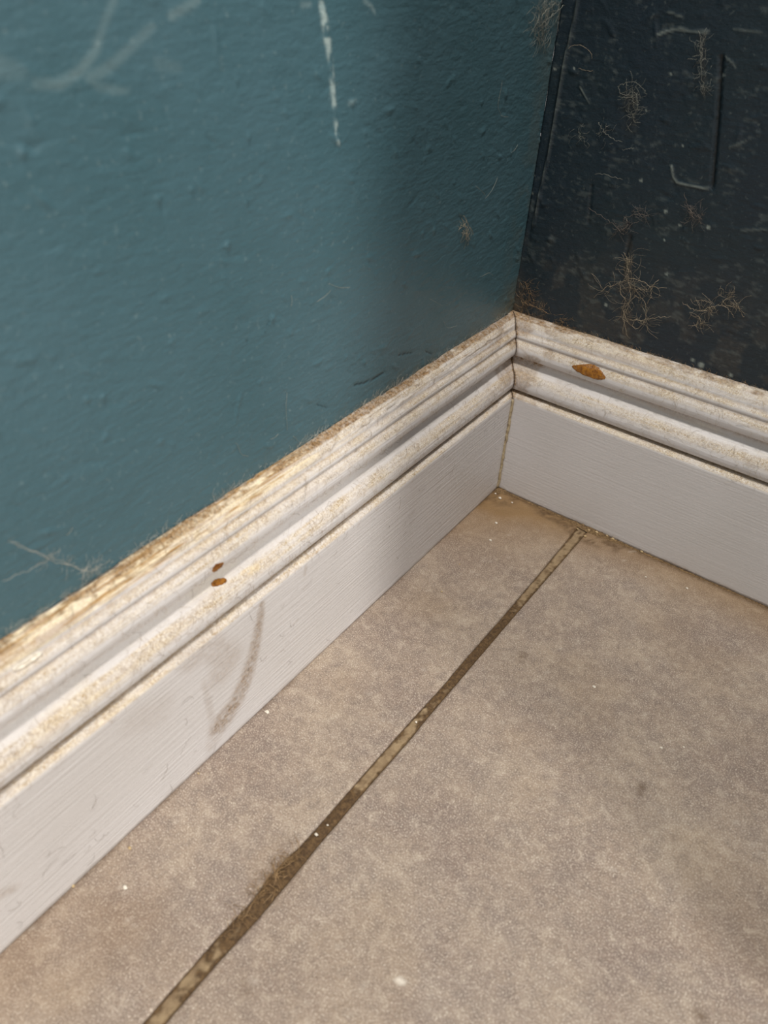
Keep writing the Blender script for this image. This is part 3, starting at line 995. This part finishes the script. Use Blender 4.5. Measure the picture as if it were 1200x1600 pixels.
crumb((418, 1113), .0013, M_CRUMB, 'white flat crumb on narrow floor tile beside the long baseboard', seed=1, flat=.4)
crumb((196, 1388), .0011, M_CRUMB, 'cream crumb lying alone on narrow floor tile', seed=2)
for i, (p, s) in enumerate([((781, 779), .0011), ((800, 786), .0007), ((766, 845), .0010), ((775, 818), .0010), ((774, 772), .0007)]):
    crumb(p, s, M_CRUMB, 'tiny pale crumb on the tile in the dusty baseboard corner', 'crumbs in the corner', seed=10 + i)
for i, (p, s) in enumerate([((914, 839), .0011), ((932, 833), .0012), ((940, 834), .0011), ((957, 843), .0010), ((902, 827), .0008), ((920, 829), .0008), ((1002, 863), .0010), ((948, 838), .0009)]):
    crumb(p, s, M_CRUMB_TAN, 'tiny tan crumb in dirt along foot of the short baseboard', 'crumbs along the short baseboard', seed=30 + i)
for i, (p, s) in enumerate([((928, 1074), .0009), ((1033, 1169), .0007), ((1068, 1168), .0006), ((1073, 920), .0008), ((1009, 902), .0006)]):
    crumb(p, s, M_CRUMB, 'tiny pale speck on the large floor tile', 'specks on the large tile', seed=50 + i)
for i, (p, s) in enumerate([((650, 1129), .0007), ((494, 1305), .0008), ((512, 1290), .0005)]):
    crumb(p, s, M_CRUMB, 'tiny white grit lodged in the dark grout joint', 'grit in the grout joint', seed=60 + i)
for i, (p, s) in enumerate([((114, 1385), .0008), ((203, 1326), .0008), ((310, 1209), .0006), ((690, 925), .0006), ((718, 882), .0005)]):
    crumb(p, s, M_CRUMB_TAN, 'tiny tan grit at foot of the long baseboard', 'grit along the long baseboard', seed=70 + i)


def chip(name, S, pts_px, mat, parent, label, rim=None, seed=0, lift=.00025, edge_mat=None):
    """a patch that follows the moulding; outline given in picture points"""
    q = np.array(pts_px, float)
    q = np.stack([.75 * q + .25 * np.roll(q, -1, 0), .25 * q + .75 * np.roll(q, -1, 0)], 1).reshape(-1, 2)   # rounded outline
    c = q.mean(0)
    q = c + (q - c) * 1.12
    r = np.random.default_rng(seed)
    n = 40
    t = np.linspace(0, len(q), n, endpoint=False)
    out = np.stack([np.interp(t, np.arange(len(q) + 1), np.append(q[:, k], q[0, k])) for k in (0, 1)], -1)
    out += r.normal(0, .45, out.shape)
    V, F = [], []
    rings = [1.0, .93, .8, .6, .4, .2]
    for j, f in enumerate(rings):
        p = np.array([on_board(x, S) for x in c + (out - c) * f])
        h = (lift * .2, lift, lift * .75, lift * .6, lift * .7, lift * .6)[j]
        o = np.interp(p[:, 1], ARC, NO)[:, None] * S.n + np.interp(p[:, 1], ARC, NZ)[:, None] * S.z
        V.append(board_pt(S, p[:, 0], p[:, 1]) + o * h)
        if j:
            F += [((j - 1) * n + k, (j - 1) * n + (k + 1) % n, j * n + (k + 1) % n, j * n + k) for k in range(n)]
    F.append(tuple((len(rings) - 1) * n + k for k in range(n)))
    o = new_obj(name, mesh_from(name, np.concatenate(V), F), mat, parent)
    if label: o['label'] = label
    return o


chip('paint_chip', RIGHT, [(894, 573), (904, 571), (916, 570), (926, 570), (934, 575), (941, 583), (945, 590), (936, 593), (922, 589), (908, 583)], M_WOOD, B_R, 'oval chip of bare amber wood', seed=1)
chip('paint_chip', LEFT, [(330, 914), (334, 907), (343, 904), (352, 904), (354, 909), (346, 913), (336, 917)], M_WOOD, B_L, 'dark brown chip of bare wood', seed=2)
chip('paint_chip', LEFT, [(331, 893), (335, 883), (343, 880), (350, 879), (344, 887), (336, 893)], M_WOOD, B_L, 'small brown chip of bare wood', seed=3)
chip('paint_flake', LEFT, [(20, 1044), (26, 1038), (40, 1030), (50, 1022), (62, 1018), (64, 1023), (54, 1032), (46, 1036), (34, 1045), (24, 1047)], M_CRUMB, B_L, 'lifted flake of white paint', seed=4, lift=.0012)

# caulk squeezed out of the corner joint
b = Bundle()
zz = np.linspace(.0012, .0715, 60)
pp = np.stack([np.full(60, .0192), np.full(60, -.0196), zz], -1)
pp[:, :2] += np.stack([fbm(zz * 260, zz * 0, 3, 91) - .5, fbm(zz * 230, zz * 0, 3, 92) - .5], -1) * .0009
V, F = tube(pp, .0009, 8)
V = V + (fbm(V[:, 2:3] * 500, V[:, 0:1] * 900, 3, 93) - .5) * .0007
new_obj('caulk_bead', mesh_from('caulk_bead', V, F), M_CAULK, B_R)['label'] = 'yellowed lumpy bead of caulk in the corner joint'

# packed dirt in the corner and along the foot of the short board
gx = np.linspace(0, .20, 260)
gw = np.linspace(0, 1, 12)
G, W = np.meshgrid(gx, gw, indexing='ij')
wid = .0012 + .0032 * np.exp(-((G - .073) / .018) ** 2) + .003 * np.exp(-((G - .002) / .008) ** 2) + .0016 * (fbm(G * 130, G * 0, 3, 95) - .35)
wid = np.clip(wid * (1 - sstep(.1, .2, G) * .5), .0005, .01)
hh = (.0002 + .0011 * fbm(G * 420, W * 5, 3, 96)) * (1 - W) ** 1.2 * (wid / .003)
P = RIGHT.P(G + .0192, .0189 + W * wid, .00006 + hh * (W < .999))
Bk = RIGHT.P(G + .0192, .0189 + W * wid, np.full(G.shape, .00003))
V, F, nb = slab(P, Bk, True)
tag(new_obj('dirt_drift', mesh_from('dirt_drift', V, F), M_DIRT), 'brown dirt packed along foot of the short baseboard', 'dirt', kind='stuff')
